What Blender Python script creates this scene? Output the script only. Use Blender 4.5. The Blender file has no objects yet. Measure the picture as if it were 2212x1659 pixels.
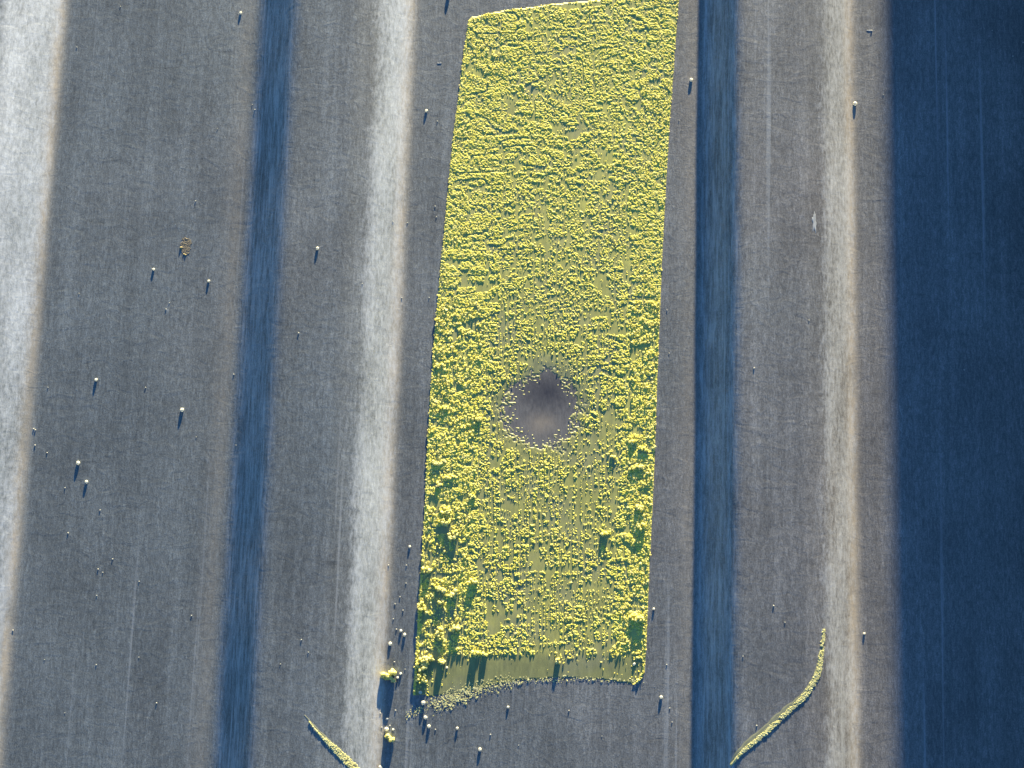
import bpy, math, random
import numpy as np
from mathutils import Vector, Matrix

random.seed(7)
RNG = np.random.default_rng(11)
scene = bpy.context.scene
C = scene.collection

# ------------------------------------------------------------------ camera
# measurements below are in a 2212 x 1659 reading of the photograph; 1 unit of it is 0.25 mm on the sheet
PW, PH, F, PX = 2212.0, 1659.0, 2900.0, 0.00025
D = F * PX
TILT, ROLL = math.radians(8.9), math.radians(1.8)
fwd = Vector((0, math.sin(TILT), -math.cos(TILT)))
up0 = Vector((0, math.cos(TILT), math.sin(TILT)))
rt0 = Vector((1, 0, 0))
rt = rt0 * math.cos(ROLL) + up0 * math.sin(ROLL)
up = up0 * math.cos(ROLL) - rt0 * math.sin(ROLL)
cam_loc = -fwd * D
cam_d = bpy.data.cameras.new("camera")
cam_d.lens = F * 36.0 / PW
cam_d.sensor_width = 36.0
cam_d.clip_start, cam_d.clip_end = 0.01, 500.0
cam = bpy.data.objects.new("camera", cam_d)
C.objects.link(cam)
m = Matrix((rt, up, -fwd)).transposed().to_4x4()
m.translation = cam_loc
cam.matrix_world = m
scene.camera = cam

# ------------------------------------------------------------------ sky, sun, exposure
SUN = Vector((0.130, 0.985, 0.095)).normalized()          # towards the low sun
world = bpy.data.worlds.new("World")
scene.world = world
world.use_nodes = True
nt = world.node_tree
sky = nt.nodes.new("ShaderNodeTexSky")
sky.sky_type = 'NISHITA'
sky.sun_disc = False
sky.sun_elevation = math.asin(SUN.z)
sky.sun_rotation = math.atan2(SUN.x, SUN.y)
sky.air_density, sky.dust_density, sky.ozone_density = 1.0, 0.3, 4.3
bg = nt.nodes["Background"]
bg.inputs["Strength"].default_value = 0.075
nt.links.new(sky.outputs[0], bg.inputs[0])
sun_d = bpy.data.lights.new("sun", 'SUN')
sun_d.energy = 5.0
sun_d.angle = math.radians(0.5)
sun_d.color = (1.0, 0.845, 0.55)
sun = bpy.data.objects.new("sun", sun_d)
C.objects.link(sun)
sun.rotation_euler = SUN.to_track_quat('Z', 'Y').to_euler()
vs = scene.view_settings
vs.view_transform, vs.look, vs.gamma, vs.use_curve_mapping = 'Standard', 'None', 1.0, False
vs.exposure = 2.36

# ------------------------------------------------------------------ helpers
def tag(o, label=None, cat=None, group=None, kind=None):
    if label: o["label"] = label
    if cat: o["category"] = cat
    if group: o["group"] = group
    if kind: o["kind"] = kind
    return o

def mesh_obj(name, verts, faces, mat, parent=None, smooth=True, loc=None):
    me = bpy.data.meshes.new(name)
    verts = np.asarray(verts, dtype=np.float32)
    faces = np.asarray(faces, dtype=np.int32)
    k = faces.shape[1]
    me.vertices.add(len(verts)); me.vertices.foreach_set("co", verts.ravel())
    me.loops.add(faces.size); me.loops.foreach_set("vertex_index", faces.ravel())
    me.polygons.add(len(faces))
    me.polygons.foreach_set("loop_start", np.arange(0, faces.size, k, dtype=np.int32))
    me.update(calc_edges=True)
    me.polygons.foreach_set("use_smooth", np.full(len(faces), smooth))
    me.materials.append(mat)
    me.validate()
    o = bpy.data.objects.new(name, me)
    C.objects.link(o)
    if parent: o.parent = parent
    if loc is not None: o.location = loc
    return o

def empty(name, loc):
    o = bpy.data.objects.new(name, None)
    C.objects.link(o)
    o.location = loc
    o.empty_display_size = 0.01
    return o

def vnoise(x, y, sx, sy, seed):
    """smooth value noise in 0..1 on arrays, cells of sx by sy"""
    g = np.random.default_rng(seed).random((257, 257))
    u, v = np.asarray(x) / sx + 1000.37, np.asarray(y) / sy + 1000.71
    i, j = np.floor(u).astype(int), np.floor(v).astype(int)
    a, b = u - i, v - j
    a, b = a * a * (3 - 2 * a), b * b * (3 - 2 * b)
    i0, j0 = i % 256, j % 256
    return (g[i0, j0] * (1 - a) * (1 - b) + g[i0 + 1, j0] * a * (1 - b)
            + g[i0, j0 + 1] * (1 - a) * b + g[i0 + 1, j0 + 1] * a * b)

def sstep(a, b, x):
    t = np.clip((np.asarray(x, dtype=float) - a) / (b - a), 0, 1)
    return t * t * (3 - 2 * t)

CL, RT, UP, FW = (np.array(v) for v in (cam_loc, rt, up, fwd))
def ray(px, py):
    px, py = np.asarray(px, float), np.asarray(py, float)
    return (FW * F + np.multiply.outer(px - PW / 2, RT) - np.multiply.outer(py - PH / 2, UP))
def on_plane(px, py, z=0.0):
    d = ray(px, py)
    t = (np.asarray(z) - CL[2]) / d[..., 2]
    return CL + d * t[..., None]

# ------------------------------------------------------------------ profile of the corrugated sheet
H = 62 * PX                                               # rib height
xat = lambda px, z=0.0: float(on_plane(px, 830.0, z)[0])
feet = dict(l0=xat(67), u1=xat(515), d1=xat(853), u2=xat(1517), d2=xat(1843))
tops = dict(u1=xat(592, H), d1=xat(768, H), u2=xat(1591, H), d2=xat(1776, H))
RUN = 0.0185
pts = [(-1.30, H), (-1.05, H), (-1.05 + RUN, 0), (-0.94, 0), (-0.94 + RUN, H), (-0.86, H), (-0.86 + RUN, 0), (-0.74, 0),
       (-0.74 + RUN, H), (-0.66, H), (-0.66 + RUN, 0), (-0.5, 0), (-0.5 + RUN, H)]
pts += [(-0.43, H), (-0.43 + RUN, 0), (feet['l0'] - 0.1100, 0), (feet['l0'] - 0.1100 + RUN, H)]
pts += [(feet['l0'] - 0.046, H), (feet['l0'] - 0.030, 0.86 * H), (feet['l0'], 0), (feet['u1'], 0), (tops['u1'], H), (tops['d1'] - 0.009, H), (tops['d1'] + 0.0035, 0.86 * H), (feet['d1'], 0),
        (feet['u2'], 0), (tops['u2'], H), (tops['d2'] - 0.008, H), (tops['d2'] + 0.0025, 0.88 * H), (feet['d2'], 0), (feet['d2'] + 0.150, 0),
        (feet['d2'] + 0.150 + RUN, H), (feet['d2'] + 0.22, H), (feet['d2'] + 0.22 + RUN, 0), (0.75, 0)]
px_, pz_ = np.array([p[0] for p in pts]), np.array([p[1] for p in pts])
GX = np.arange(-1.30, 0.75, 0.0006)
GZ = np.interp(GX, px_, pz_)
kern = np.hanning(25); kern /= kern.sum()
GZ = np.convolve(np.pad(GZ, 12, mode='edge'), kern, mode='valid')
def zsurf(x): return np.interp(x, GX, GZ)

SLOPE = np.gradient(GZ, GX)
def wobble(x, y):
    return (1 - sstep(0.08, 0.5, np.abs(np.interp(x, GX, SLOPE)))) * (vnoise(x, y, 0.05, 0.11, 5) - 0.5) * 0.00035

def P(px, py, lift=0.0):
    """points of the photograph on the sheet's own surface"""
    p = on_plane(px, py, 0.0)
    for _ in range(8):
        p = on_plane(px, py, zsurf(p[..., 0]))
    p = p.copy(); p[..., 2] += lift + wobble(p[..., 0], p[..., 1])
    return p

# ------------------------------------------------------------------ materials
def new_mat(name):
    mt = bpy.data.materials.new(name); mt.use_nodes = True
    n = mt.node_tree
    return mt, n, n.nodes["Principled BSDF"]
def noise(n, scale, detail, rough, vec=(1, 1, 1), dist=0.0):
    tc = n.nodes.new("ShaderNodeTexCoord"); mp = n.nodes.new("ShaderNodeMapping")
    mp.inputs["Scale"].default_value = vec
    n.links.new(tc.outputs["Object"], mp.inputs["Vector"])
    t = n.nodes.new("ShaderNodeTexNoise")
    t.inputs["Scale"].default_value = scale; t.inputs["Detail"].default_value = detail
    t.inputs["Roughness"].default_value = rough; t.inputs["Distortion"].default_value = dist
    n.links.new(mp.outputs["Vector"], t.inputs["Vector"])
    return t.outputs["Fac"]
def ramp(n, fac, stops):
    r = n.nodes.new("ShaderNodeValToRGB")
    while len(r.color_ramp.elements) < len(stops): r.color_ramp.elements.new(0.5)
    for e, (p, c) in zip(r.color_ramp.elements, stops):
        e.position = p; e.color = (c if hasattr(c, '__len__') else (c, c, c)) + ((1,) if not hasattr(c, '__len__') or len(c) == 3 else ())
    n.links.new(fac, r.inputs["Fac"])
    return r.outputs["Color"]
def mix(n, a, b, fac, mode='MIX'):
    x = n.nodes.new("ShaderNodeMix"); x.data_type = 'RGBA'; x.blend_type = mode
    for s, v in ((x.inputs["A"], a), (x.inputs["B"], b)):
        if hasattr(v, 'is_linked'): n.links.new(v, s)
        else: s.default_value = tuple(v) + (1,)
    f = [i for i in x.inputs if i.name == "Factor"][0]
    if hasattr(fac, 'is_linked'): n.links.new(fac, f)
    else: f.default_value = fac
    return [o for o in x.outputs if o.type == 'RGBA'][0]
def math_(n, op, a, b):
    x = n.nodes.new("ShaderNodeMath"); x.operation = op
    for s, v in ((x.inputs[0], a), (x.inputs[1], b)):
        if hasattr(v, 'is_linked'): n.links.new(v, s)
        else: s.default_value = v
    return x.outputs[0]
def attr(n, name):
    a = n.nodes.new("ShaderNodeAttribute"); a.attribute_name = name
    return a.outputs["Fac"]

def sheet_material():
    mt, n, b = new_mat("weathered_grey_sheet")
    fibre = noise(n, 820, 5, 0.75, (1.0, 0.26, 1.0), 0.6)
    grain = noise(n, 1700, 3, 0.7, (1.0, 0.7, 1.0))
    blotch = noise(n, 26, 4, 0.6, (1.0, 0.6, 1.0))
    streak = noise(n, 150, 5, 0.7, (1.0, 0.03, 1.0))
    cloud = noise(n, 7, 3, 0.5)
    tc = n.nodes.new("ShaderNodeTexCoord"); sx = n.nodes.new("ShaderNodeSeparateXYZ"); n.links.new(tc.outputs["Object"], sx.inputs[0])
    grime = math_(n, 'ADD', math_(n, 'MULTIPLY', sx.outputs["X"], 1.6), math_(n, 'MULTIPLY', cloud, 1.0))
    col = ramp(n, grime, [(0.15, (0.165, 0.187, 0.195)), (0.5, (0.182, 0.195, 0.198)), (0.9, (0.204, 0.203, 0.202))])
    col = mix(n, col, ramp(n, fibre, [(0.3, 0.60), (0.5, 0.97), (0.72, 1.5)]), 1.0, 'MULTIPLY')
    col = mix(n, col, ramp(n, blotch, [(0.3, 0.80), (0.5, 1.0), (0.72, 1.2)]), 1.0, 'MULTIPLY')
    col = mix(n, col, ramp(n, streak, [(0.3, 0.86), (0.5, 1.0), (0.72, 1.28)]), 1.0, 'MULTIPLY')
    col = mix(n, col, ramp(n, grain, [(0.3, 0.7), (0.5, 1.0), (0.72, 1.4)]), 1.0, 'MULTIPLY')
    crack = noise(n, 95, 4, 0.75, (0.35, 2.2, 1.0))
    col = mix(n, col, ramp(n, crack, [(0.28, 0.72), (0.40, 1.0)]), 1.0, 'MULTIPLY')
    # warm tint along rib feet, sunlight painted with chalk flecks on the bright flanks
    foot_tint = math_(n, 'MULTIPLY', attr(n, "foot_tint"), ramp(n, noise(n, 120, 4, 0.7, (1, 0.3, 1)), [(0.25, 0.25), (0.65, 1.0)]))
    col = mix(n, col, (0.52, 0.455, 0.36), foot_tint)
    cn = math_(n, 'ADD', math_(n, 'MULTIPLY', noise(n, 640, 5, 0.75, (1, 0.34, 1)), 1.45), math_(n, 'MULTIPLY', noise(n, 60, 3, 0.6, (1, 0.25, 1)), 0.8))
    chalk_light = ramp(n, math_(n, 'ADD', attr(n, "chalk_light"), math_(n, 'SUBTRACT', cn, 1.12)), [(0.12, 0.0), (1.0, 1.0)])
    chalk_light = math_(n, 'MULTIPLY', chalk_light, ramp(n, attr(n, "chalk_light"), [(0.0, 0.0), (0.10, 1.0)]))
    col = mix(n, col, (0.66, 0.71, 0.76), chalk_light)
    col = mix(n, col, (0.42, 0.45, 0.47), ramp(n, noise(n, 240, 2, 0.5, (1.0, 0.011, 1.0)), [(0.655, 0.0), (0.74, 0.45)]))
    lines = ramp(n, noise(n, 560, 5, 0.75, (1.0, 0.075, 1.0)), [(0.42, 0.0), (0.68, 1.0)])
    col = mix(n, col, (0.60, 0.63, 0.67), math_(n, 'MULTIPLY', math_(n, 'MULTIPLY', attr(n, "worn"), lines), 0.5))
    n.links.new(col, b.inputs["Base Color"])
    b.inputs["Metallic"].default_value = 0.25
    b.inputs["Roughness"].default_value = 0.52
    h = math_(n, 'ADD', fibre, math_(n, 'MULTIPLY', grain, 0.5))
    h = math_(n, 'ADD', h, math_(n, 'MULTIPLY', blotch, 1.0))
    wrinkle = noise(n, 110, 4, 0.6, (0.8, 1.3, 1.0), 1.2)
    h = math_(n, 'ADD', h, math_(n, 'MULTIPLY', wrinkle, 1.3))
    bp = n.nodes.new("ShaderNodeBump")
    bp.inputs["Strength"].default_value = 1.0; bp.inputs["Distance"].default_value = 0.00008
    n.links.new(h, bp.inputs["Height"]); n.links.new(bp.outputs[0], b.inputs["Normal"])
    return mt
M_SHEET = sheet_material()

def residue_mat(name, stops, scale, transl=0.3, rough=0.5, spec=0.3):
    mt, n, b = new_mat(name)
    f = noise(n, scale, 3, 0.6)
    col = ramp(n, f, stops)
    n.links.new(col, b.inputs["Base Color"])
    b.inputs["Roughness"].default_value = rough
    b.inputs["Specular IOR Level"].default_value = spec
    tr = n.nodes.new("ShaderNodeBsdfTranslucent"); n.links.new(col, tr.inputs["Color"])
    mx = n.nodes.new("ShaderNodeMixShader"); mx.inputs[0].default_value = transl
    n.links.new(b.outputs[0], mx.inputs[1]); n.links.new(tr.outputs[0], mx.inputs[2])
    n.links.new(mx.outputs[0], n.nodes["Material Output"].inputs["Surface"])
    return mt
M_CRUMB = residue_mat("yellow_adhesive_crumb", [(0.30, (0.84, 0.80, 0.24)), (0.5, (0.95, 0.90, 0.34)), (0.72, (0.96, 0.93, 0.58))], 330, 0.45)
M_CRUST = residue_mat("yellow_adhesive_crust", [(0.30, (0.84, 0.79, 0.15)), (0.5, (0.96, 0.90, 0.19)), (0.72, (0.97, 0.93, 0.36))], 420, 0.35)
M_TUFT = residue_mat("bright_yellow_adhesive", [(0.3, (0.86, 0.83, 0.22)), (0.7, (0.92, 0.89, 0.48))], 300, 0.45)
M_PALE = residue_mat("pale_adhesive_crumb", [(0.3, (0.78, 0.76, 0.34)), (0.7, (0.94, 0.92, 0.58))], 400, 0.4)
M_BEAD = residue_mat("cream_bead", [(0.3, (0.84, 0.84, 0.70)), (0.7, (0.90, 0.90, 0.84))], 500, 0.45)
def film_mat():
    mt, n, b = new_mat("olive_adhesive_film")
    f = noise(n, 420, 4, 0.65, (1, 0.22, 1)); w = noise(n, 45, 4, 0.6)
    col = ramp(n, f, [(0.3, (0.19, 0.205, 0.09)), (0.7, (0.32, 0.33, 0.13))])
    col = mix(n, col, ramp(n, f, [(0.3, (0.42, 0.42, 0.11)), (0.7, (0.66, 0.63, 0.15))]), math_(n, 'MULTIPLY', attr(n, "thick"), 0.85))
    col = mix(n, col, (0.25, 0.26, 0.22), ramp(n, w, [(0.45, 0.0), (0.7, 0.45)]))
    n.links.new(col, b.inputs["Base Color"])
    b.inputs["Roughness"].default_value = 0.55
    bp = n.nodes.new("ShaderNodeBump"); bp.inputs["Distance"].default_value = 0.00006
    n.links.new(f, bp.inputs["Height"]); n.links.new(bp.outputs[0], b.inputs["Normal"])
    return mt
M_FILM = film_mat()

M_STRIP = M_FILM.copy(); M_STRIP.name = "thin_strip_film"
for _n in M_STRIP.node_tree.nodes:
    if _n.type == 'VALTORGB' and _n.color_ramp.elements[0].color[1] > 0.1:
        _n.color_ramp.elements[0].color = (0.19, 0.205, 0.14, 1); _n.color_ramp.elements[1].color = (0.32, 0.325, 0.20, 1)

def plain_mat(name, c0, c1, scale, rough=0.8, bump=0.0005, vec=(1, 1, 1)):
    mt, n, b = new_mat(name)
    f = noise(n, scale, 5, 0.65, vec)
    n.links.new(ramp(n, f, [(0.3, c0), (0.7, c1)]), b.inputs["Base Color"])
    b.inputs["Roughness"].default_value = rough
    bp = n.nodes.new("ShaderNodeBump"); bp.inputs["Distance"].default_value = bump
    n.links.new(f, bp.inputs["Height"]); n.links.new(bp.outputs[0], b.inputs["Normal"])
    return mt

# ------------------------------------------------------------------ the ground, the sheet, the unseen shade blocker added at its side
g = mesh_obj("ground", [(-200, -200, -0.03), (200, -200, -0.03), (200, 200, -0.03), (-200, 200, -0.03)], [(0, 1, 2, 3)],
             plain_mat("ground_earth", (0.07, 0.06, 0.045), (0.14, 0.12, 0.09), 3.0, 0.9, 0.01))
tag(g, kind="structure")

def build_sheet():
    slope = np.abs(np.gradient(GZ, GX))
    keep = [0]; last = GX[0]
    for i in range(1, len(GX)):
        near = slope[max(0, i - 6):i + 7].max() > 0.005
        if GX[i] - last > (0.00055 if near else 0.006): keep.append(i); last = GX[i]
    xs, zs, sl = GX[keep], GZ[keep], np.gradient(GZ, GX)[keep]
    ys = np.arange(-1.0, 2.6, 0.012)
    X, Y = np.meshgrid(xs, ys, indexing='ij')
    Z = np.repeat(zs[:, None], len(ys), 1)
    S = np.repeat(sl[:, None], len(ys), 1)
    flank = sstep(0.08, 0.5, np.abs(S))
    Z = Z + wobble(X, Y)
    X = X + flank * (vnoise(X * 0, Y, 1, 0.05, 3) - 0.5) * 0.0012
    top = np.stack([X, Y, Z], -1).reshape(-1, 3)
    nx, ny = len(xs), len(ys)
    idx = np.arange(nx * ny).reshape(nx, ny)
    f = np.stack([idx[:-1, :-1], idx[1:, :-1], idx[1:, 1:], idx[:-1, 1:]], -1).reshape(-1, 4)
    o = mesh_obj("corrugated_sheet", top, f, M_SHEET)
    foot_tint = np.zeros(nx); chalk_light = np.zeros(nx)
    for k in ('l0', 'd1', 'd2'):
        foot_tint += np.exp(-((xs - feet[k] + 0.0008) / 0.0034) ** 2) * 0.85  # warm bounced light painted at the feet of the bright flanks
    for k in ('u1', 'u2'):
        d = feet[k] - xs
        foot_tint += np.where((d > -0.004), np.exp(-((d - 0.0075) / 0.0045) ** 2), 0) * 0.22  # faint brownish strip beside the feet of the other flanks
    chalk_light = sl * 0; worn = sstep(0.12, 0.5, sl)
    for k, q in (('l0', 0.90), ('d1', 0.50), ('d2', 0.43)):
        chalk_light += sstep(0.04, 0.75, -sl) ** 0.8 * q * (np.abs(xs - feet[k] + 0.018) < 0.035)  # sunlit brightness put into the colour, set flank by flank
    for nm, a in (("foot_tint", foot_tint), ("chalk_light", chalk_light), ("worn", worn)):
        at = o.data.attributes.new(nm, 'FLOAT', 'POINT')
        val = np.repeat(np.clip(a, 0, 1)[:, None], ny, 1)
        if nm == "chalk_light": val = val * (0.80 + 0.20 * sstep(-0.22, 0.16, ys)[None]) * (0.92 + 0.16 * vnoise(X, Y, 0.2, 0.06, 8))
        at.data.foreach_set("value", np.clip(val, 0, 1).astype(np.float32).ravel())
    md = o.modifiers.new("thickness", 'SOLIDIFY'); md.thickness = 0.0008; md.offset = -1
    return o
sheet = build_sheet()
tag(sheet, "weathered grey corrugated sheet with long raised ribs, under all the yellow residue", "corrugated sheet")

BLOCKER_H = 0.083  # unseen blocker added to cast the shade over the sheet's right side
def build_shade_blocker():
    off = BLOCKER_H * SUN.x / SUN.z
    a, b_ = on_plane(1905, 0, 0), on_plane(1930, PH, 0)
    dirv = (a - b_) / np.linalg.norm(a - b_)
    y0, y1, w = -0.95, 2.5, 0.11
    xe = lambda y: b_[0] + (y - b_[1]) * dirv[0] / dirv[1] + off
    n = 60; ys = np.linspace(y0, y1, n)
    prof = [(0, -0.002), (0, BLOCKER_H - 0.004), (0.0012, BLOCKER_H - 0.0012), (0.004, BLOCKER_H), (w - 0.004, BLOCKER_H), (w, BLOCKER_H - 0.004), (w, -0.002)]
    v = []
    for y in ys:
        for (dx, z) in prof: v.append((xe(y) + dx, y, z))
    k = len(prof); f = []
    for i in range(n - 1):
        for j in range(k):
            a0, a1 = i * k + j, i * k + (j + 1) % k
            f.append((a0, a1, a1 + k, a0 + k))
    o = mesh_obj("shade_blocker", v, f, plain_mat("dark_blocker", (0.05, 0.05, 0.05), (0.09, 0.088, 0.085), 40, 0.8, 0.0004, (1, 0.1, 1)), smooth=False)
    tag(o, "unseen dark blocker added along the right edge of the grey sheet to throw the shade", "low wall")
build_shade_blocker()

# ------------------------------------------------------------------ crumbs, lumps
ICO_V, ICO_F = None, None
def _ico(sub):
    import bmesh
    bm = bmesh.new(); bmesh.ops.create_icosphere(bm, subdivisions=sub, radius=1.0)
    v = np.array([p.co[:] for p in bm.verts]); f = np.array([[x.index for x in q.verts] for q in bm.faces]); bm.free()
    return v, f
ICO1, ICO2, ICO3 = _ico(1), _ico(2), _ico(3)

def crumbs(pos, rad, flat, seed, ico=ICO1, jit=0.55):
    """many small irregular lumps as one vertex/face set; pos n x 3, rad n, flat n (height over width)"""
    r = np.random.default_rng(seed)
    v0, f0 = ico
    n, k = len(pos), len(v0)
    v = v0[None] * (1 + jit * (r.random((n, k, 1)) * 2 - 1))
    a = r.random(n) * 6.283
    ca, sa = np.cos(a), np.sin(a)
    st = 0.75 + 0.5 * r.random((n, 1))
    x = v[..., 0] * st; y = v[..., 1] / st
    v = np.stack([x * ca[:, None] - y * sa[:, None], x * sa[:, None] + y * ca[:, None], v[..., 2] * flat[:, None]], -1)
    v = v * rad[:, None, None] + pos[:, None, :]
    f = f0[None] + (np.arange(n) * k)[:, None, None]
    return v.reshape(-1, 3), f.reshape(-1, 3)

def lump(center, blobs, seed):
    """one raised tuft: overlapping knobbly blobs (dx, dy, dz, r in photo units), local to center"""
    V, Fc, off = [], [], 0
    r = np.random.default_rng(seed)
    for (dx, dy, dz, rr) in blobs:
        v0, f0 = ICO2
        s = r.random(3) * 50
        nz = vnoise(v0[:, 0] + s[0] + v0[:, 2], v0[:, 1] + s[1] - v0[:, 2], 0.55, 0.55, int(s[2] * 100))
        v = v0 * (0.72 + 0.6 * nz)[:, None] * rr
        v = v + np.array([dx, dy, dz])
        V.append(v * PX); Fc.append(f0 + off); off += len(v0)
    return np.concatenate(V), np.concatenate(Fc)

# ------------------------------------------------------------------ the big patch of residue
OUT_L = [(1013, 42), (1003, 110), (992, 200), (980, 290), (969, 400), (960, 500), (950, 600), (945, 660), (936, 760), (930, 850), (922, 1000),
         (918, 1100), (911, 1210), (905, 1300), (899, 1400), (893, 1499)]
OUT_R = [(1466, -14), (1460, 60), (1453, 160), (1444, 280), (1437, 400), (1429, 550), (1423, 700), (1417, 850), (1412, 1000), (1406, 1130), (1400, 1250),
         (1395, 1380), (1391, 1450), (1382, 1470), (1368, 1478)]
LX = lambda y: np.interp(y, [p[1] for p in OUT_L], [p[0] for p in OUT_L])
RX = lambda y: np.interp(y, [p[1] for p in OUT_R], [p[0] for p in OUT_R])
TOPY = lambda x: np.interp(x, [1013, 1020, 1040, 1086, 1180, 1294, 1466], [46, 38, 33, 24, 11, 0, -14])
BOTY = lambda x: np.interp(x, [890, 930, 1000, 1050, 1090, 1130, 1200, 1300, 1370, 1392], [1500, 1503, 1497, 1484, 1475, 1468, 1464, 1467, 1477, 1470])
def inside(x, y, m=0.0):
    return (x > LX(y) + m) & (x < RX(y) - m) & (y > TOPY(x) + m) & (y < BOTY(x) - m)
def hole(x, y):
    """below 1 inside the bare worn spot"""
    e = np.hypot((x - 1169) / 80.0, (y - 888) / 74.0)
    e = np.minimum(e, np.hypot((x - 1183) / 30.0, (y - 826) / 34.0) + 0.12)
    return e + (vnoise(x, y, 17, 17, 21) - 0.5) * 0.30 + (vnoise(x, y, 5, 6, 22) - 0.5) * 0.22

patch_c = P(1170.0, 760.0)
patch = empty("residue_patch", patch_c)
tag(patch, "large oblong patch of crumbly yellow adhesive residue with a bare round spot", "adhesive residue")

def thickness(x, y):
    u = (x - LX(y)) / np.maximum(RX(y) - LX(y), 1)
    t = 1 - sstep(1395, 1435, y + 14 * (vnoise(x, y, 25, 12, 41) - .5))
    t *= 1 - 0.48 * sstep(0.14, 0.30, u) * (1 - sstep(0.80, 0.93, u)) * sstep(300, 900, y)
    t *= 0.65 + 0.5 * vnoise(x, y, 26, 11, 42)
    return np.clip(t * sstep(1.0, 1.7, hole(x, y)) * (1 - 0.6 * sstep(1020, 1180, y) * (1 - sstep(0.13, 0.26, u))), 0, 1)

def build_film(name, mask_fn, x0, x1, y0, y1, step, thick, parent, origin, mat):
    gx, gy = np.arange(x0, x1 + step, step), np.arange(y0, y1 + step, step)
    X, Y = np.meshgrid(gx, gy, indexing='ij')
    jx = (vnoise(X, Y, 9, 9, 31) - .5) * 3; jy = (vnoise(X, Y, 9, 9, 32) - .5) * 3
    cell = mask_fn((X + jx)[:-1, :-1] + step / 2, (Y + jy)[:-1, :-1] + step / 2)
    p = P(X.ravel(), Y.ravel())
    n = len(p)
    t = thick * PX * (1 - 0.7 * sstep(1400, 1470, Y.ravel())) * (0.1 + 0.9 * sstep(1.0, 1.5, hole(X.ravel(), Y.ravel()))) * (0.65 + 0.7 * vnoise(X, Y, 22, 40, 33).ravel())
    up_ = p.copy(); up_[:, 2] += t + 0.00003
    lo = p.copy(); lo[:, 2] += 0.00003
    idx = np.arange(n).reshape(X.shape)
    a, b, c, d = idx[:-1, :-1][cell], idx[1:, :-1][cell], idx[1:, 1:][cell], idx[:-1, 1:][cell]
    faces = [np.stack([a, d, c, b], -1)]
    pad = np.pad(cell, 1)
    for (di, dj, e) in ((-1, 0, 'ad'), (1, 0, 'cb'), (0, -1, 'ba'), (0, 1, 'dc')):
        nb = pad[1 + di:pad.shape[0] - 1 + di, 1 + dj:pad.shape[1] - 1 + dj]
        s = cell & ~nb
        q = dict(a=idx[:-1, :-1][s], b=idx[1:, :-1][s], c=idx[1:, 1:][s], d=idx[:-1, 1:][s])
        u, v = q[e[0]], q[e[1]]
        faces.append(np.stack([u, u + n, v + n, v], -1))
    f = np.concatenate(faces)
    V = np.concatenate([up_, lo])
    used = np.unique(f); rem = np.zeros(len(V), int); rem[used] = np.arange(len(used))
    o = mesh_obj(name, V[used] - origin, rem[f], mat, parent)
    o.data.attributes.new("thick", 'FLOAT', 'POINT').data.foreach_set("value", thickness(X.ravel(), Y.ravel())[used % n].astype(np.float32))
    return o

film = build_film("adhesive_film", lambda x, y: inside(x, y) & (hole(x, y) + 0.75 * (vnoise(x, y, 2.9, 3.4, 23) - 0.5) * (1 - sstep(1.0, 1.45, hole(x, y))) > 1.0), 884, 1472, -24, 1512, 2.5, 0.35, patch, patch_c, M_FILM)

FILM_XY = None
def worn_mat():
    mt, n, b = new_mat("worn_bare_spot")
    f = noise(n, 700, 4, 0.7, (1, 0.3, 1)); w = noise(n, 60, 3, 0.6)
    col = ramp(n, f, [(0.3, (0.10, 0.10, 0.105)), (0.7, (0.21, 0.205, 0.205))])
    col = mix(n, col, (0.33, 0.28, 0.22), math_(n, 'MULTIPLY', attr(n, "brown"), ramp(n, w, [(0.3, 0.4), (0.6, 0.95)])))
    col = mix(n, col, (0.025, 0.03, 0.05), math_(n, 'MULTIPLY', attr(n, "top_dark"), ramp(n, noise(n, 330, 4, 0.7, (1, .35, 1)), [(0.3, 0.65), (0.65, 1.0)])))  # darkens the upper part of the spot towards navy
    n.links.new(col, b.inputs["Base Color"]); b.inputs["Roughness"].default_value = 0.7
    bp = n.nodes.new("ShaderNodeBump"); bp.inputs["Distance"].default_value = 0.00006
    n.links.new(f, bp.inputs["Height"]); n.links.new(bp.outputs[0], b.inputs["Normal"])
    return mt
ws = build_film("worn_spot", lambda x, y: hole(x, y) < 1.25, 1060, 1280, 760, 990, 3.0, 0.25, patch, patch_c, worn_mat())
wc = P(1168.0, 916.0) - patch_c
co = np.array([v.co[:] for v in ws.data.vertices])
at = ws.data.attributes.new("brown", 'FLOAT', 'POINT')
at.data.foreach_set("value", np.exp(-((co[:, 0] - wc[0]) / (30 * PX)) ** 2 - ((co[:, 1] - wc[1]) / (22 * PX)) ** 2).astype(np.float32))

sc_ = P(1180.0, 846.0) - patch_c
at = ws.data.attributes.new("top_dark", 'FLOAT', 'POINT')
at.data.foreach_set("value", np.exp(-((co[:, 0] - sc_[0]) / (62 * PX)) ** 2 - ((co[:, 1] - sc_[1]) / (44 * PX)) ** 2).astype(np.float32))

def scatter(n, x0, x1, y0, y1, dens, seed):
    r = np.random.default_rng(seed)
    x, y = x0 + r.random(n) * (x1 - x0), y0 + r.random(n) * (y1 - y0)
    k = r.random(n) < dens(x, y)
    return x[k], y[k]

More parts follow.
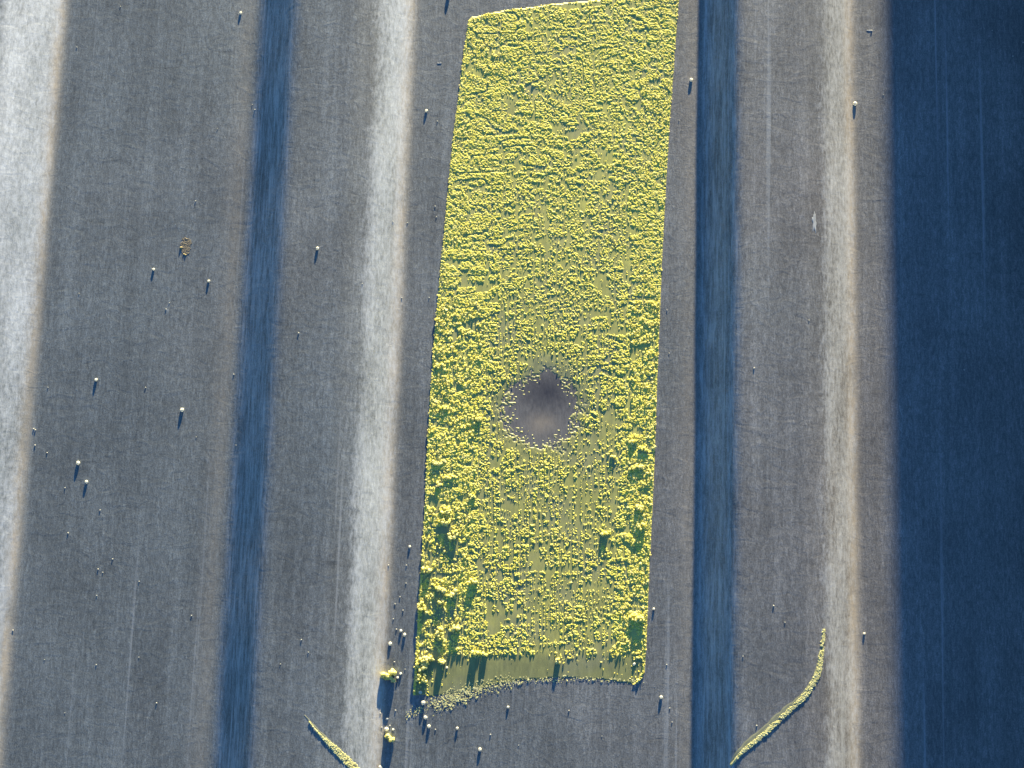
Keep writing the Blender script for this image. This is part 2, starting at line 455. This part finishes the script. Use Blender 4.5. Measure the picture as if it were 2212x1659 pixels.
def density(x, y):
    u = (x - LX(y)) / np.maximum(RX(y) - LX(y), 1)                     # 0 left edge .. 1 right edge
    wave = vnoise(x + 18 * vnoise(x, y, 60, 60, 51), y + 26 * vnoise(x, y, 90, 90, 52), 34, 13, 53)
    fine = vnoise(x, y, 11, 8, 54)
    strk = vnoise(x, y, 5, 130, 55)
    line = np.abs(wave - 0.5) * (0.7 + 0.9 * vnoise(x, y, 60, 45, 50))
    d = 1.0 - 0.85 * (1 - sstep(0.02, 0.11, line)) - 0.6 * sstep(0.66, 0.9, fine) - 0.3 * sstep(0.66, 0.9, strk)
    mid = sstep(0.16, 0.32, u) * (1 - sstep(0.80, 0.93, u))
    d -= mid * (0.10 + 0.26 * sstep(300, 950, y)) * (0.6 + 0.8 * vnoise(x, y, 70, 60, 56))
    low = sstep(1020, 1180, y) * (1 - sstep(0.13, 0.26, u))            # the torn lower left margin
    d -= low * (0.30 + 0.45 * vnoise(x, y, 22, 26, 57))
    rm = sstep(880, 980, y) * sstep(0.86, 0.92, u)
    d -= rm * 0.5 * sstep(0.4, 0.7, vnoise(x, y, 20, 34, 58))
    edge = np.minimum(x - LX(y), RX(y) - x)
    d = np.maximum(d, 0.7 * (1 - sstep(3, 7, edge)))
    stop = 1418 + 12 * u + 26 * (vnoise(x, y, 40, 1e6, 59) - 0.5)
    d *= 1 - 0.97 * sstep(stop - 12, stop + 8, y) * (edge > 5)
    d *= 1 - 0.62 * np.exp(-((x - 1188) / 42) ** 2 - ((y - 792) / 42) ** 2)
    d *= 1 - 0.30 * np.exp(-((x - 1255) / 60) ** 2 - ((y - 1060) / 70) ** 2)
    h = hole(x, y)
    d *= 0.012 + 0.26 * sstep(0.72, 1.0, h) + 0.728 * sstep(0.98, 1.5, h)
    return np.where(inside(x, y, -1.5), d, 0)

def build_crust():
    step = 1.05
    gx, gy = np.arange(886, 1470, step), np.arange(-22, 1508, step)
    X, Y = np.meshgrid(gx, gy, indexing='ij')
    X = X + (vnoise(X, Y, 2.1, 2.1, 91) - .5) * 1.2; Y = Y + (vnoise(X, Y, 2.1, 2.1, 92) - .5) * 1.2
    d = density(X, Y)
    n1, n2, n3, n4 = vnoise(X, Y, 3.0, 2.5, 81), vnoise(X, Y, 6.0, 4.2, 82), vnoise(X, Y, 2.0, 60, 83), vnoise(X, Y, 2.0, 1.9, 84)
    low = sstep(450, 1000, Y)
    hh = 0.46 * n1 + 0.36 * n2 + (0.14 + 0.26 * low) * n3 + 0.22 * n4 - 0.10 * low
    uu = (X - LX(Y)) / np.maximum(RX(Y) - LX(Y), 1)
    cen = sstep(0.12, 0.30, uu) * (1 - sstep(0.82, 0.94, uu))
    fine = 0.42 * n1 + 0.34 * n4 + 0.12 * n2 + (0.14 + 0.34 * low) * n3
    fine = fine / (1.0 + 0.20 * low)
    d = d - 0.45 * (1 - sstep(0.72, 0.98, hole(X, Y)))
    cover = d + 0.10 * low * (1 - cen) - 0.16 * cen * (0.5 + 0.5 * sstep(150, 600, Y)) + 1.7 * (fine - 0.55)
    peak = 0.75 * n1 ** 1.6 + 0.45 * n4 ** 1.3 + 0.40 * n2 + (0.16 + 0.40 * low) * n3
    h = -0.45 + (0.45 + (0.85 + 0.25 * low) * peak * (0.5 + 0.5 * np.clip(d, 0, 1)) + 0.8 * (vnoise(X, Y, 30, 16, 85) - 0.3) * np.clip(d, 0, 1)) * sstep(0.30, 0.80, cover)
    cell = (cover[:-1, :-1] > 0.36) & inside(X[:-1, :-1], Y[:-1, :-1], -1)
    p = P(X.ravel(), Y.ravel()); p[:, 2] += (0.25 + h.ravel()) * PX
    idx = np.arange(X.size).reshape(X.shape)
    f = np.stack([idx[:-1, :-1][cell], idx[:-1, 1:][cell], idx[1:, 1:][cell], idx[1:, :-1][cell]], -1)
    used = np.unique(f); rem = np.zeros(X.size, int); rem[used] = np.arange(len(used))
    mesh_obj("crumb_crust", p[used] - patch_c, rem[f], M_CRUST, patch, smooth=False)
build_crust()

cx, cy = scatter(60000, 884, 1472, -24, 1512, lambda x, y: density(x, y) * (0.40 + 0.6 * (1 - sstep(0.10, 0.26, (x - LX(y)) / np.maximum(RX(y) - LX(y), 1)) * (1 - sstep(0.82, 0.93, (x - LX(y)) / np.maximum(RX(y) - LX(y), 1))))), 61)
r_ = np.random.default_rng(62)
cr = (0.85 + 1.5 * r_.random(len(cx)) ** 3) * (0.6 + 0.4 * sstep(1.1, 1.7, hole(cx, cy)))
u_ = (cx - LX(cy)) / np.maximum(RX(cy) - LX(cy), 1)
big = ((u_ < 0.22) | (u_ > 0.88)) & (cy > 650)
cr = np.where(big, cr * (1.0 + 0.35 * r_.random(len(cx))), cr)
cz = (0.65 + 1.0 * vnoise(cx, cy, 26, 16, 63) ** 1.5 + 1.3 * r_.random(len(cx)) ** 2 * big)
cp = P(cx, cy); cp[:, 2] += cz * PX
v, f = crumbs(cp, cr * PX, 0.22 + 0.3 * r_.random(len(cx)) ** 2 + 0.2 * big, 64)
o = mesh_obj("loose_crumbs", v - patch_c, f, M_CRUMB, patch, smooth=False)
o["kind"] = "stuff"

# pale crumbs swept below the film's lower edge
BX, BY = [880, 905, 925, 960, 1000, 1050, 1090, 1140, 1250, 1390], [1543, 1535, 1524, 1515, 1500, 1484, 1474, 1469, 1466, 1472]
BW = [9, 5, 9, 16, 17, 14, 12, 7, 3.5, 4]
def dens2(x, y):
    c, w = np.interp(x, BX, BY), np.interp(x, BX, BW)
    return np.exp(-((y - c) / w) ** 2) * (0.25 + 0.95 * vnoise(x, y, 13, 10, 71)) * np.interp(x, [878, 905, 915, 960, 1100, 1150, 1395], [.8, .5, .35, 1, .8, .4, .45])
dx_, dy_ = scatter(15000, 876, 1395, 1440, 1560, dens2, 72)
r_ = np.random.default_rng(73)
pp = P(dx_, dy_, 0.00015)
v, f = crumbs(pp, (0.7 + 1.5 * r_.random(len(dx_)) ** 3) * PX, 0.06 + 0.16 * r_.random(len(dx_)) ** 2, 74, jit=0.55)
o = mesh_obj("swept_crumbs", v - patch_c, f, M_PALE, patch, smooth=False)
o["kind"] = "stuff"

TUFTS = [(963, 1103, 20, 13), (961, 1128, 27, 14), (979, 1155, 22, 20), (921, 1233, 20, 15), (1021, 1256, 18, 12), (952, 1273, 20, 13), (978, 1282, 22, 14),
         (911, 1309, 17, 18), (952, 1301, 14, 9), (950, 1371, 14, 28), (913, 1432, 27, 32), (911, 1466, 22, 22), (932, 1423, 13, 12), (953, 1429, 15, 11),
         (982, 1359, 20, 18), (1375, 1335, 32, 14), (1206, 1427, 13, 12), (1036, 1412, 34, 9), (1365, 955, 13, 10), (1391, 971, 20, 10), (1375, 1011, 34, 9),
         (1382, 1097, 18, 13), (1385, 1137, 17, 14), (1321, 986, 14, 9), (1306, 1153, 15, 9), (945, 1000, 22, 9), (970, 1031, 24, 8), (947, 1047, 13, 8),
         (1020, 1073, 15, 9), (959, 880, 20, 8), (948, 790, 18, 10), (1030, 905, 24, 10)]
for i, (tx, ty, w, h) in enumerate(TUFTS):
    rr = random.Random(100 + i)
    base = P(float(tx), float(ty))
    nb = max(6, int(w * h / 16))
    tall = 2.4 if ty < 1090 else 4.6
    bl = []
    for _ in range(nb):
        a, q = rr.random() * 6.283, math.sqrt(rr.random())
        rad = rr.uniform(1.7, 3.6)
        bl.append((math.cos(a) * q * w / 2, math.sin(a) * q * h / 2 + (0.35 * math.cos(a) * q * w / 2 * (-1 if i % 2 else 1)) * 0.4, rr.uniform(1.0, tall), rad))
    v, f = lump(base, bl, 200 + i)
    mesh_obj("raised_tuft", v + base - patch_c, f, M_TUFT if w > 13 else M_CRUMB, patch, smooth=False)

# ------------------------------------------------------------------ two curved strips of residue
def strip(name, label, pts, side, seed):
    pts = np.array(pts, float)
    tt = np.linspace(0, len(pts) - 1, 240)
    k = np.arange(len(pts))
    sm = lambda a: np.convolve(np.pad(np.interp(tt, k, a), 12, mode='edge'), np.ones(25) / 25, mode='valid')
    cxx, cyy, ww = sm(pts[:, 0]), sm(pts[:, 1]), np.interp(tt, k, pts[:, 2]) * 0.85
    tx, ty = np.gradient(cxx), np.gradient(cyy)
    ln = np.hypot(tx, ty); nxx, nyy = -ty / ln, tx / ln
    if side < 0: nxx, nyy = -nxx, -nyy
    org = P(float(cxx[120]), float(cyy[120]))
    root = empty(name, org)
    tag(root, label, "adhesive residue", "curved strips of residue")
    rows = np.linspace(-0.5, 0.5, 7)
    jit = (vnoise(tt * 10, tt * 0, 3, 1, seed) - .5) * 0.35
    V = []
    for q in rows:
        o = (q + jit * (0.3 + abs(q))) * ww
        V.append(P(cxx + nxx * o, cyy + nyy * o, 0.00002 + (0.00005 if abs(q) < 0.45 else 0.0)))
    V = np.stack(V, 0); nr, nc = V.shape[:2]
    idx = np.arange(nr * nc).reshape(nr, nc)
    fc = np.stack([idx[:-1, :-1], idx[1:, :-1], idx[1:, 1:], idx[:-1, 1:]], -1).reshape(-1, 4)
    if side > 0: fc = fc[:, ::-1]
    mesh_obj("adhesive_film", V.reshape(-1, 3) - org, fc, M_STRIP, root, smooth=False)
    r = np.random.default_rng(seed)
    n = 6500
    s = r.random(n) * 239
    wl = np.interp(s, np.arange(240), ww)
    full = np.interp(s, np.arange(240), sm(pts[:, 3]))                # share of the width that the crust covers
    q = 0.5 - r.random(n) * full + (r.random(n) - .5) * .22
    keep = (r.random(n) < np.clip(wl / 16, 0.1, 1) * (1.5 * vnoise(s, q * 30, 5, 9, seed + 1) - 0.12)) & (full > 0.02)
    s, q, wl = s[keep], q[keep], wl[keep]
    X = np.interp(s, np.arange(240), cxx) + np.interp(s, np.arange(240), nxx) * q * wl
    Y = np.interp(s, np.arange(240), cyy) + np.interp(s, np.arange(240), nyy) * q * wl
    p = P(X, Y, 0.0002)
    v, f = crumbs(p, (0.7 + 1.0 * r.random(len(s)) ** 2) * PX, 0.15 + 0.35 * r.random(len(s)) ** 2, seed + 2)
    o = mesh_obj("crumb_crust", v - org, f, M_PALE, root, smooth=False); o["kind"] = "stuff"

strip("residue_strip", "long curved yellow residue strip on the right rib, reaching its bright flank",
      [(1780.5, 1354, 5, 1), (1777.6, 1391, 9, 1), (1771.6, 1427, 12, .95), (1767.6, 1454, 15, .85), (1753, 1481, 16, .8), (1733, 1507, 17, .65), (1703, 1531, 18, .5),
       (1676, 1555, 20, .45), (1647, 1582, 22, .38), (1617, 1606, 20, .38), (1592, 1630, 14, .4), (1575, 1656, 6, .4)], -1, 301)
strip("residue_strip", "short curved yellow residue strip fading out on the left rib, by the lower margin",
      [(656, 1543, 2, 0), (671, 1560, 4, .02), (689, 1581, 7, .1), (711, 1604, 13, .8), (731, 1624, 16, .95), (751, 1644, 18, 1), (775, 1666, 19, 1), (800, 1686, 15, .9)], 1, 311)

# ------------------------------------------------------------------ loose tufts standing on the sheet
def loose_tuft(label, blobs, ctr, seed):
    base = P(float(ctr[0]), float(ctr[1]))
    bl = []
    rr = random.Random(seed)
    for (bx, by, r, hz) in blobs:
        q = P(float(bx), float(by)) - base
        for k in range(11):
            bl.append((q[0] / PX + rr.uniform(-.6, .6) * r, q[1] / PX + rr.uniform(-.45, .45) * r, q[2] / PX + rr.uniform(0.15, 1.0) * hz, r * rr.uniform(.28, .62)))
    v, f = lump(base, bl, seed)
    o = mesh_obj("residue_tuft", v, f, M_TUFT, None, smooth=True, loc=base)
    tag(o, label, "adhesive tuft", "loose yellow tufts beside the patch")
loose_tuft("large bright yellow tuft beside the patch's lower left corner, with a broad double shadow",
           [(827, 1457, 7, 7), (839, 1461, 8, 7), (848, 1450, 8, 8), (850, 1470, 5, 5)], (840, 1460), 401)
loose_tuft("bright yellow tuft of two lumps below the larger tuft, near the lower margin",
           [(838, 1590, 8, 9), (847, 1597, 7, 9)], (842, 1593), 402)

# ------------------------------------------------------------------ beads and specks
bead_meshes = []
for k in range(5):
    v0, f0 = ICO2
    nz = vnoise(v0[:, 0] + 9 * k + v0[:, 2], v0[:, 1] + 5 * k - v0[:, 2], 0.9, 0.9, 500 + k)
    v = v0 * (0.85 + 0.32 * nz)[:, None]; v[:, 2] *= 0.62
    ob = mesh_obj("adhesive_bead", v, f0, M_BEAD)
    bead_meshes.append(ob.data)
    bpy.data.objects.remove(ob)
M_SPECK = residue_mat("pale_speck", [(0.3, (0.45, 0.46, 0.42)), (0.7, (0.66, 0.66, 0.60))], 500, 0.3)
speck_meshes = []
for bm_ in bead_meshes:
    c_ = bm_.copy(); c_.materials[0] = M_SPECK; c_.transform(Matrix.Diagonal((0.9, 0.9, 0.7, 1))); speck_meshes.append(c_)
def bead(x, y, r, label, group, seedk, name="adhesive_bead", mesh=None):
    o = bpy.data.objects.new(name, mesh or bead_meshes[seedk % 5])
    C.objects.link(o)
    p = P(float(x), float(y))
    s = r * PX * 0.97
    o.location = p + np.array([0, 0, s * 0.36])
    o.scale = (s, s * random.uniform(.85, 1.1), s)
    o.rotation_euler = (0, 0, random.random() * 6.28)
    tag(o, label, "bead", group)

BIG = [
 (393.4, 885.4, 4.6, "largest cream bead on the far left grey flat, standing alone near its middle"),
 (169, 1000, 4.0, "yellowish cream bead on the far left flat, upper of two close to the white rib"),
 (187, 1040.7, 3.6, "white bead on the far left flat, just below a larger yellowish bead"),
 (208, 820.4, 3.6, "cream bead with a very long thin shadow on the far left flat"),
 (331.8, 582, 3.1, "white bead just below and left of the small rusty spot"),
 (450.9, 607, 3.1, "white bead between the rusty spot and the left blue shaded flank"),
 (520, 28, 3.0, "small white bead at the top of the far left flat beside the blue flank"),
 (686, 536.7, 3.7, "cream bead alone on top of the left rib"),
 (921, 239.6, 3.3, "white bead between the left rib and the yellow patch's upper part"),
 (1493, 172.6, 4.0, "cream bead between the yellow patch and the right blue flank"),
 (1847, 224, 4.6, "oval cream bead at the foot of the right bright flank, with a dark shadow"),
 (968, -5, 4.0, "bead above the patch whose shadow shows at the top margin"),
 (1866.9, 1368.5, 2.7, "small pale bead in the lit strip just right of the long curved strip's tip"),
 (1428, 1506, 3.6, "white bead below the patch's lower right corner"),
 (1412, 1315.5, 2.8, "white bead at the patch's right edge beside a yellow tuft"),
 (885, 1180.7, 2.7, "small white bead touching the shade left of the patch's lower margin"),
 (866, 1362.5, 2.9, "white bead, middle of a descending row of three left of the patch"),
 (874, 1371, 3.7, "bright white bead, lowest and largest of a row of three left of the patch"),
 (843, 1390.5, 3.8, "cream bead straight above the large loose tuft, with a long shadow"),
 (865.6, 1455.4, 2.9, "white bead just right of the large loose tuft"),
 (858.8, 1463.7, 2.7, "white bead touching the right side of the large loose tuft"),
 (835, 1575, 4.2, "yellowish bead sitting right above the lower loose tuft"),
 (849, 1576, 2.6, "small white bead above right of the lower loose tuft"),
 (836, 1553, 2.6, "white bead some way above the lower loose tuft"),
 (919, 1549.7, 4.0, "long white bead below the patch's lower left corner, with a long shadow"),
 (926.6, 1569, 3.7, "wedge shaped white bead lowest of those under the patch's left corner"),
 (914.4, 1518, 4.6, "double cream bead hanging just below the patch's lower left corner"),
 (908, 1495.5, 4.0, "pale bead on the very lower left corner of the patch"),
 (987.6, 1573, 3.1, "white bead alone on the bare flat below the swept crumbs"),
 (1036.7, 1619, 3.7, "cream bead on the flat near the lower margin, below the patch"),
 (1097.4, 1527.4, 2.7, "small white bead on the flat below the middle of the patch's lower edge"),
 (822, 1657.7, 4.0, "cream bead cut by the lower margin left of the lower loose tuft's shadow"),
 (965.3, 1442, 2.6, "white bead on the olive film near the patch's lower left"),
 (1369.7, 1434.5, 3.1, "white bead on the olive film near the patch's lower right corner"),
]
for i, (x, y, r, lab) in enumerate(BIG): bead(x, y, r, lab, "cream beads with shadows", i)

SPECKS = {
 ("tiny pale speck on the far left grey flat", "specks on the far left flat"):
  [(73, 926.5, 2.2), (76.5, 929, 2.2), (76, 962, 2.2), (102, 978, 1.7), (140.5, 1054, 1.8), (216, 1102, 1.8), (147, 1151, 2), (243, 1207.7, 2), (212, 1229.7, 2), (222, 1236.6, 1.5),
   (314.6, 837, 1.8), (424, 944, 1.2), (209, 1286.6, 1.5), (422.6, 434.4, 1.7), (366, 654, 1.4), (358.6, 668, 1.8), (171, 634, 1.3), (103.6, 837, 1.5), (260, 14, 1.4), (166, 102, 1.6),
   (470, 279, 1.3), (28, 1361.6, 1.8), (413.7, 1329.8, 1.8), (338.4, 1518.7, 1.9), (208, 1436, 1.6), (300.6, 1256, 1.5), (505, 808.8, 1.7), (140, 1540, 1.2), (300, 1420, 1.2), (96, 1425, 1.3)],
 ("tiny pale speck on the left blue shaded flank or its edge", "specks on the left blue flank"):
  [(550.6, 237, 2), (545, 226, 1.4), (510, 962, 1.5)],
 ("tiny pale speck on top of the left rib or its bright flank", "specks on the left rib"):
  [(645, 719.5, 2.3), (605.6, 1434.5, 1.5), (666, 1409, 1.6), (651, 1382, 1.8), (783, 613, 1.5), (849, 478.6, 1.8)],
 ("tiny pale speck on the grey flat left of the yellow patch", "specks left of the patch"):
  [(945, 262, 1.7), (868, 643.5, 1.8), (940, 445.6, 1.6), (942.7, 468.8, 1.6), (880, 481.6, 1.6), (927, 643, 1.5), (839.4, 1221, 2), (878, 1221, 1.6), (877, 1259.8, 1.6), (864, 1289.6, 1.8),
   (853.4, 1305, 1.8), (870.7, 1318.5, 2), (849.8, 1337.2, 1.6), (856.4, 1359.5, 2), (852, 1430, 2), (875, 1445.8, 1.4), (831, 1511, 2), (821.6, 1540.8, 2), (854.3, 1534.8, 2), (842.4, 1567.6, 2), (824.5, 1571.4, 1.8)],
 ("tiny pale speck on the flat below the yellow patch", "specks below the patch"):
  [(940.6, 1575.9, 1.8), (1059.6, 1586.9, 1.9), (1229, 1535, 2), (1120, 1610, 1.2), (1300, 1590, 1.2)],
 ("tiny pale speck on the flat between the patch and the right blue flank", "specks right of the patch"):
  [(1441, 670, 1.6), (1445.6, 763, 1.4), (1440, 1436, 1.6), (1446.6, 1530, 1.6), (1451.7, 1560, 1.6), (1467, 260, 1.3)],
 ("tiny pale speck on top of the right rib", "specks on the right rib"):
  [(1629, 795.5, 2), (1747.6, 692, 1.5), (1671, 1308.6, 2.1), (1695.7, 1344.4, 1.7), (1605, 1417.6, 1.5), (1634.7, 1567.6, 2)],
 ("tiny pale speck on the flat right of the right rib", "specks on the far right flat"):
  [(1882.8, 66.4, 2.2), (2188, 121.5, 2.2), (2210, 92, 2), (2082.7, 799, 1.9), (1908, 205, 1.4), (2143, 66, 1.5)],
}
k = 0
for (lab, grp), lst in SPECKS.items():
    for (x, y, r) in lst:
        bead(x, y, r * 0.86, lab, grp, k, "residue_speck", speck_meshes[k % 5]); k += 1

# ------------------------------------------------------------------ rusty spot, pale smear, flakes
def blot(name, cx, cy, rx, ry, lift, mat, seed, label, cat, rag=0.5):
    org = P(float(cx), float(cy))
    n, rings = 40, 5
    a = np.linspace(0, 2 * math.pi, n, endpoint=False)
    edge = 1 + rag * (vnoise(np.cos(a) * 2 + 9, np.sin(a) * 2 + 9, 0.6, 0.6, seed) - .5) * 2
    V = [P(float(cx), float(cy), lift)[None]]
    for q in range(1, rings + 1):
        s = q / rings
        V.append(P(cx + rx * s * edge * np.cos(a), cy + ry * s * edge * np.sin(a), lift if q < rings else 0.00002))
    V = np.concatenate(V)
    fc = []
    for i in range(n):
        j = (i + 1) % n
        fc.append((0, 1 + j, 1 + i))
        for q in range(rings - 1):
            b0 = 1 + q * n
            fc += [(b0 + i, b0 + j, b0 + n + j), (b0 + i, b0 + n + j, b0 + n + i)]
    o = mesh_obj(name, V - org, np.array(fc), mat, None, loc=org)
    tag(o, label, cat)
    return o, org
def speckled_rust():
    mt, n, b = new_mat("rust_speckle")
    f = noise(n, 1500, 3, 0.7)
    n.links.new(ramp(n, f, [(0.35, (0.16, 0.125, 0.075)), (0.5, (0.20, 0.18, 0.14)), (0.7, (0.33, 0.26, 0.13))]), b.inputs["Base Color"])
    b.inputs["Roughness"].default_value = 0.8
    bp = n.nodes.new("ShaderNodeBump"); bp.inputs["Distance"].default_value = 0.00008
    n.links.new(f, bp.inputs["Height"]); n.links.new(bp.outputs[0], b.inputs["Normal"])
    return mt
M_RUST = speckled_rust()
so = P(402.0, 531.0)
r_ = np.random.default_rng(605)
ra, rq = r_.random(520) * 6.283, np.sqrt(r_.random(520))
fx, fy = 402 + np.cos(ra) * rq * 12, 531 + np.sin(ra) * rq * 19
fk = r_.random(520) < 0.35 + 0.9 * vnoise(fx, fy, 7, 7, 606) * (1.15 - rq)
v, f = crumbs(P(fx[fk], fy[fk], 0.00004), (0.7 + 1.3 * r_.random(fk.sum())) * PX, 0.12 + 0.1 * r_.random(fk.sum()), 607)
spot = mesh_obj("rust_spot", v - so, f, M_RUST, None, smooth=False, loc=so)
tag(spot, "small speckled brown rusty spot with a raised crumb on the far left flat", "rust spot")
for (bx, by, r) in ((391, 535, 3.4), (401, 551, 2.6), (397, 549, 2.0)):
    p = P(float(bx), float(by), 0.0)
    v, f = lump(p, [(0, 0, -.4 * r, r), (r * .7, .3 * r, -.4 * r, r * .6)], int(bx))
    mesh_obj("rust_crumb", v + p - so, f, plain_mat("rust_crumb", (0.30, 0.24, 0.10), (0.45, 0.38, 0.18), 900), spot)
M_WHITE = plain_mat("pale_smear", (0.28, 0.31, 0.33), (0.45, 0.48, 0.50), 600, 0.7, 0.00005, (1, .3, 1))
blot("paint_smear", 1759, 480, 3.6, 24, 0.0001, M_WHITE, 611, "thin pale bluish smear running down the right rib's top edge", "smear", 0.6)
blot("loose_flake", 949, 136.5, 5, 1.2, 0.00012, M_WHITE, 621, "small thin pale flake left of the patch's top left corner", "flake", 0.5)
blot("loose_flake", 1878, 66, 5, 1.3, 0.00012, M_WHITE, 622, "small pale flake on the lit strip near the top right shade", "flake", 0.5)
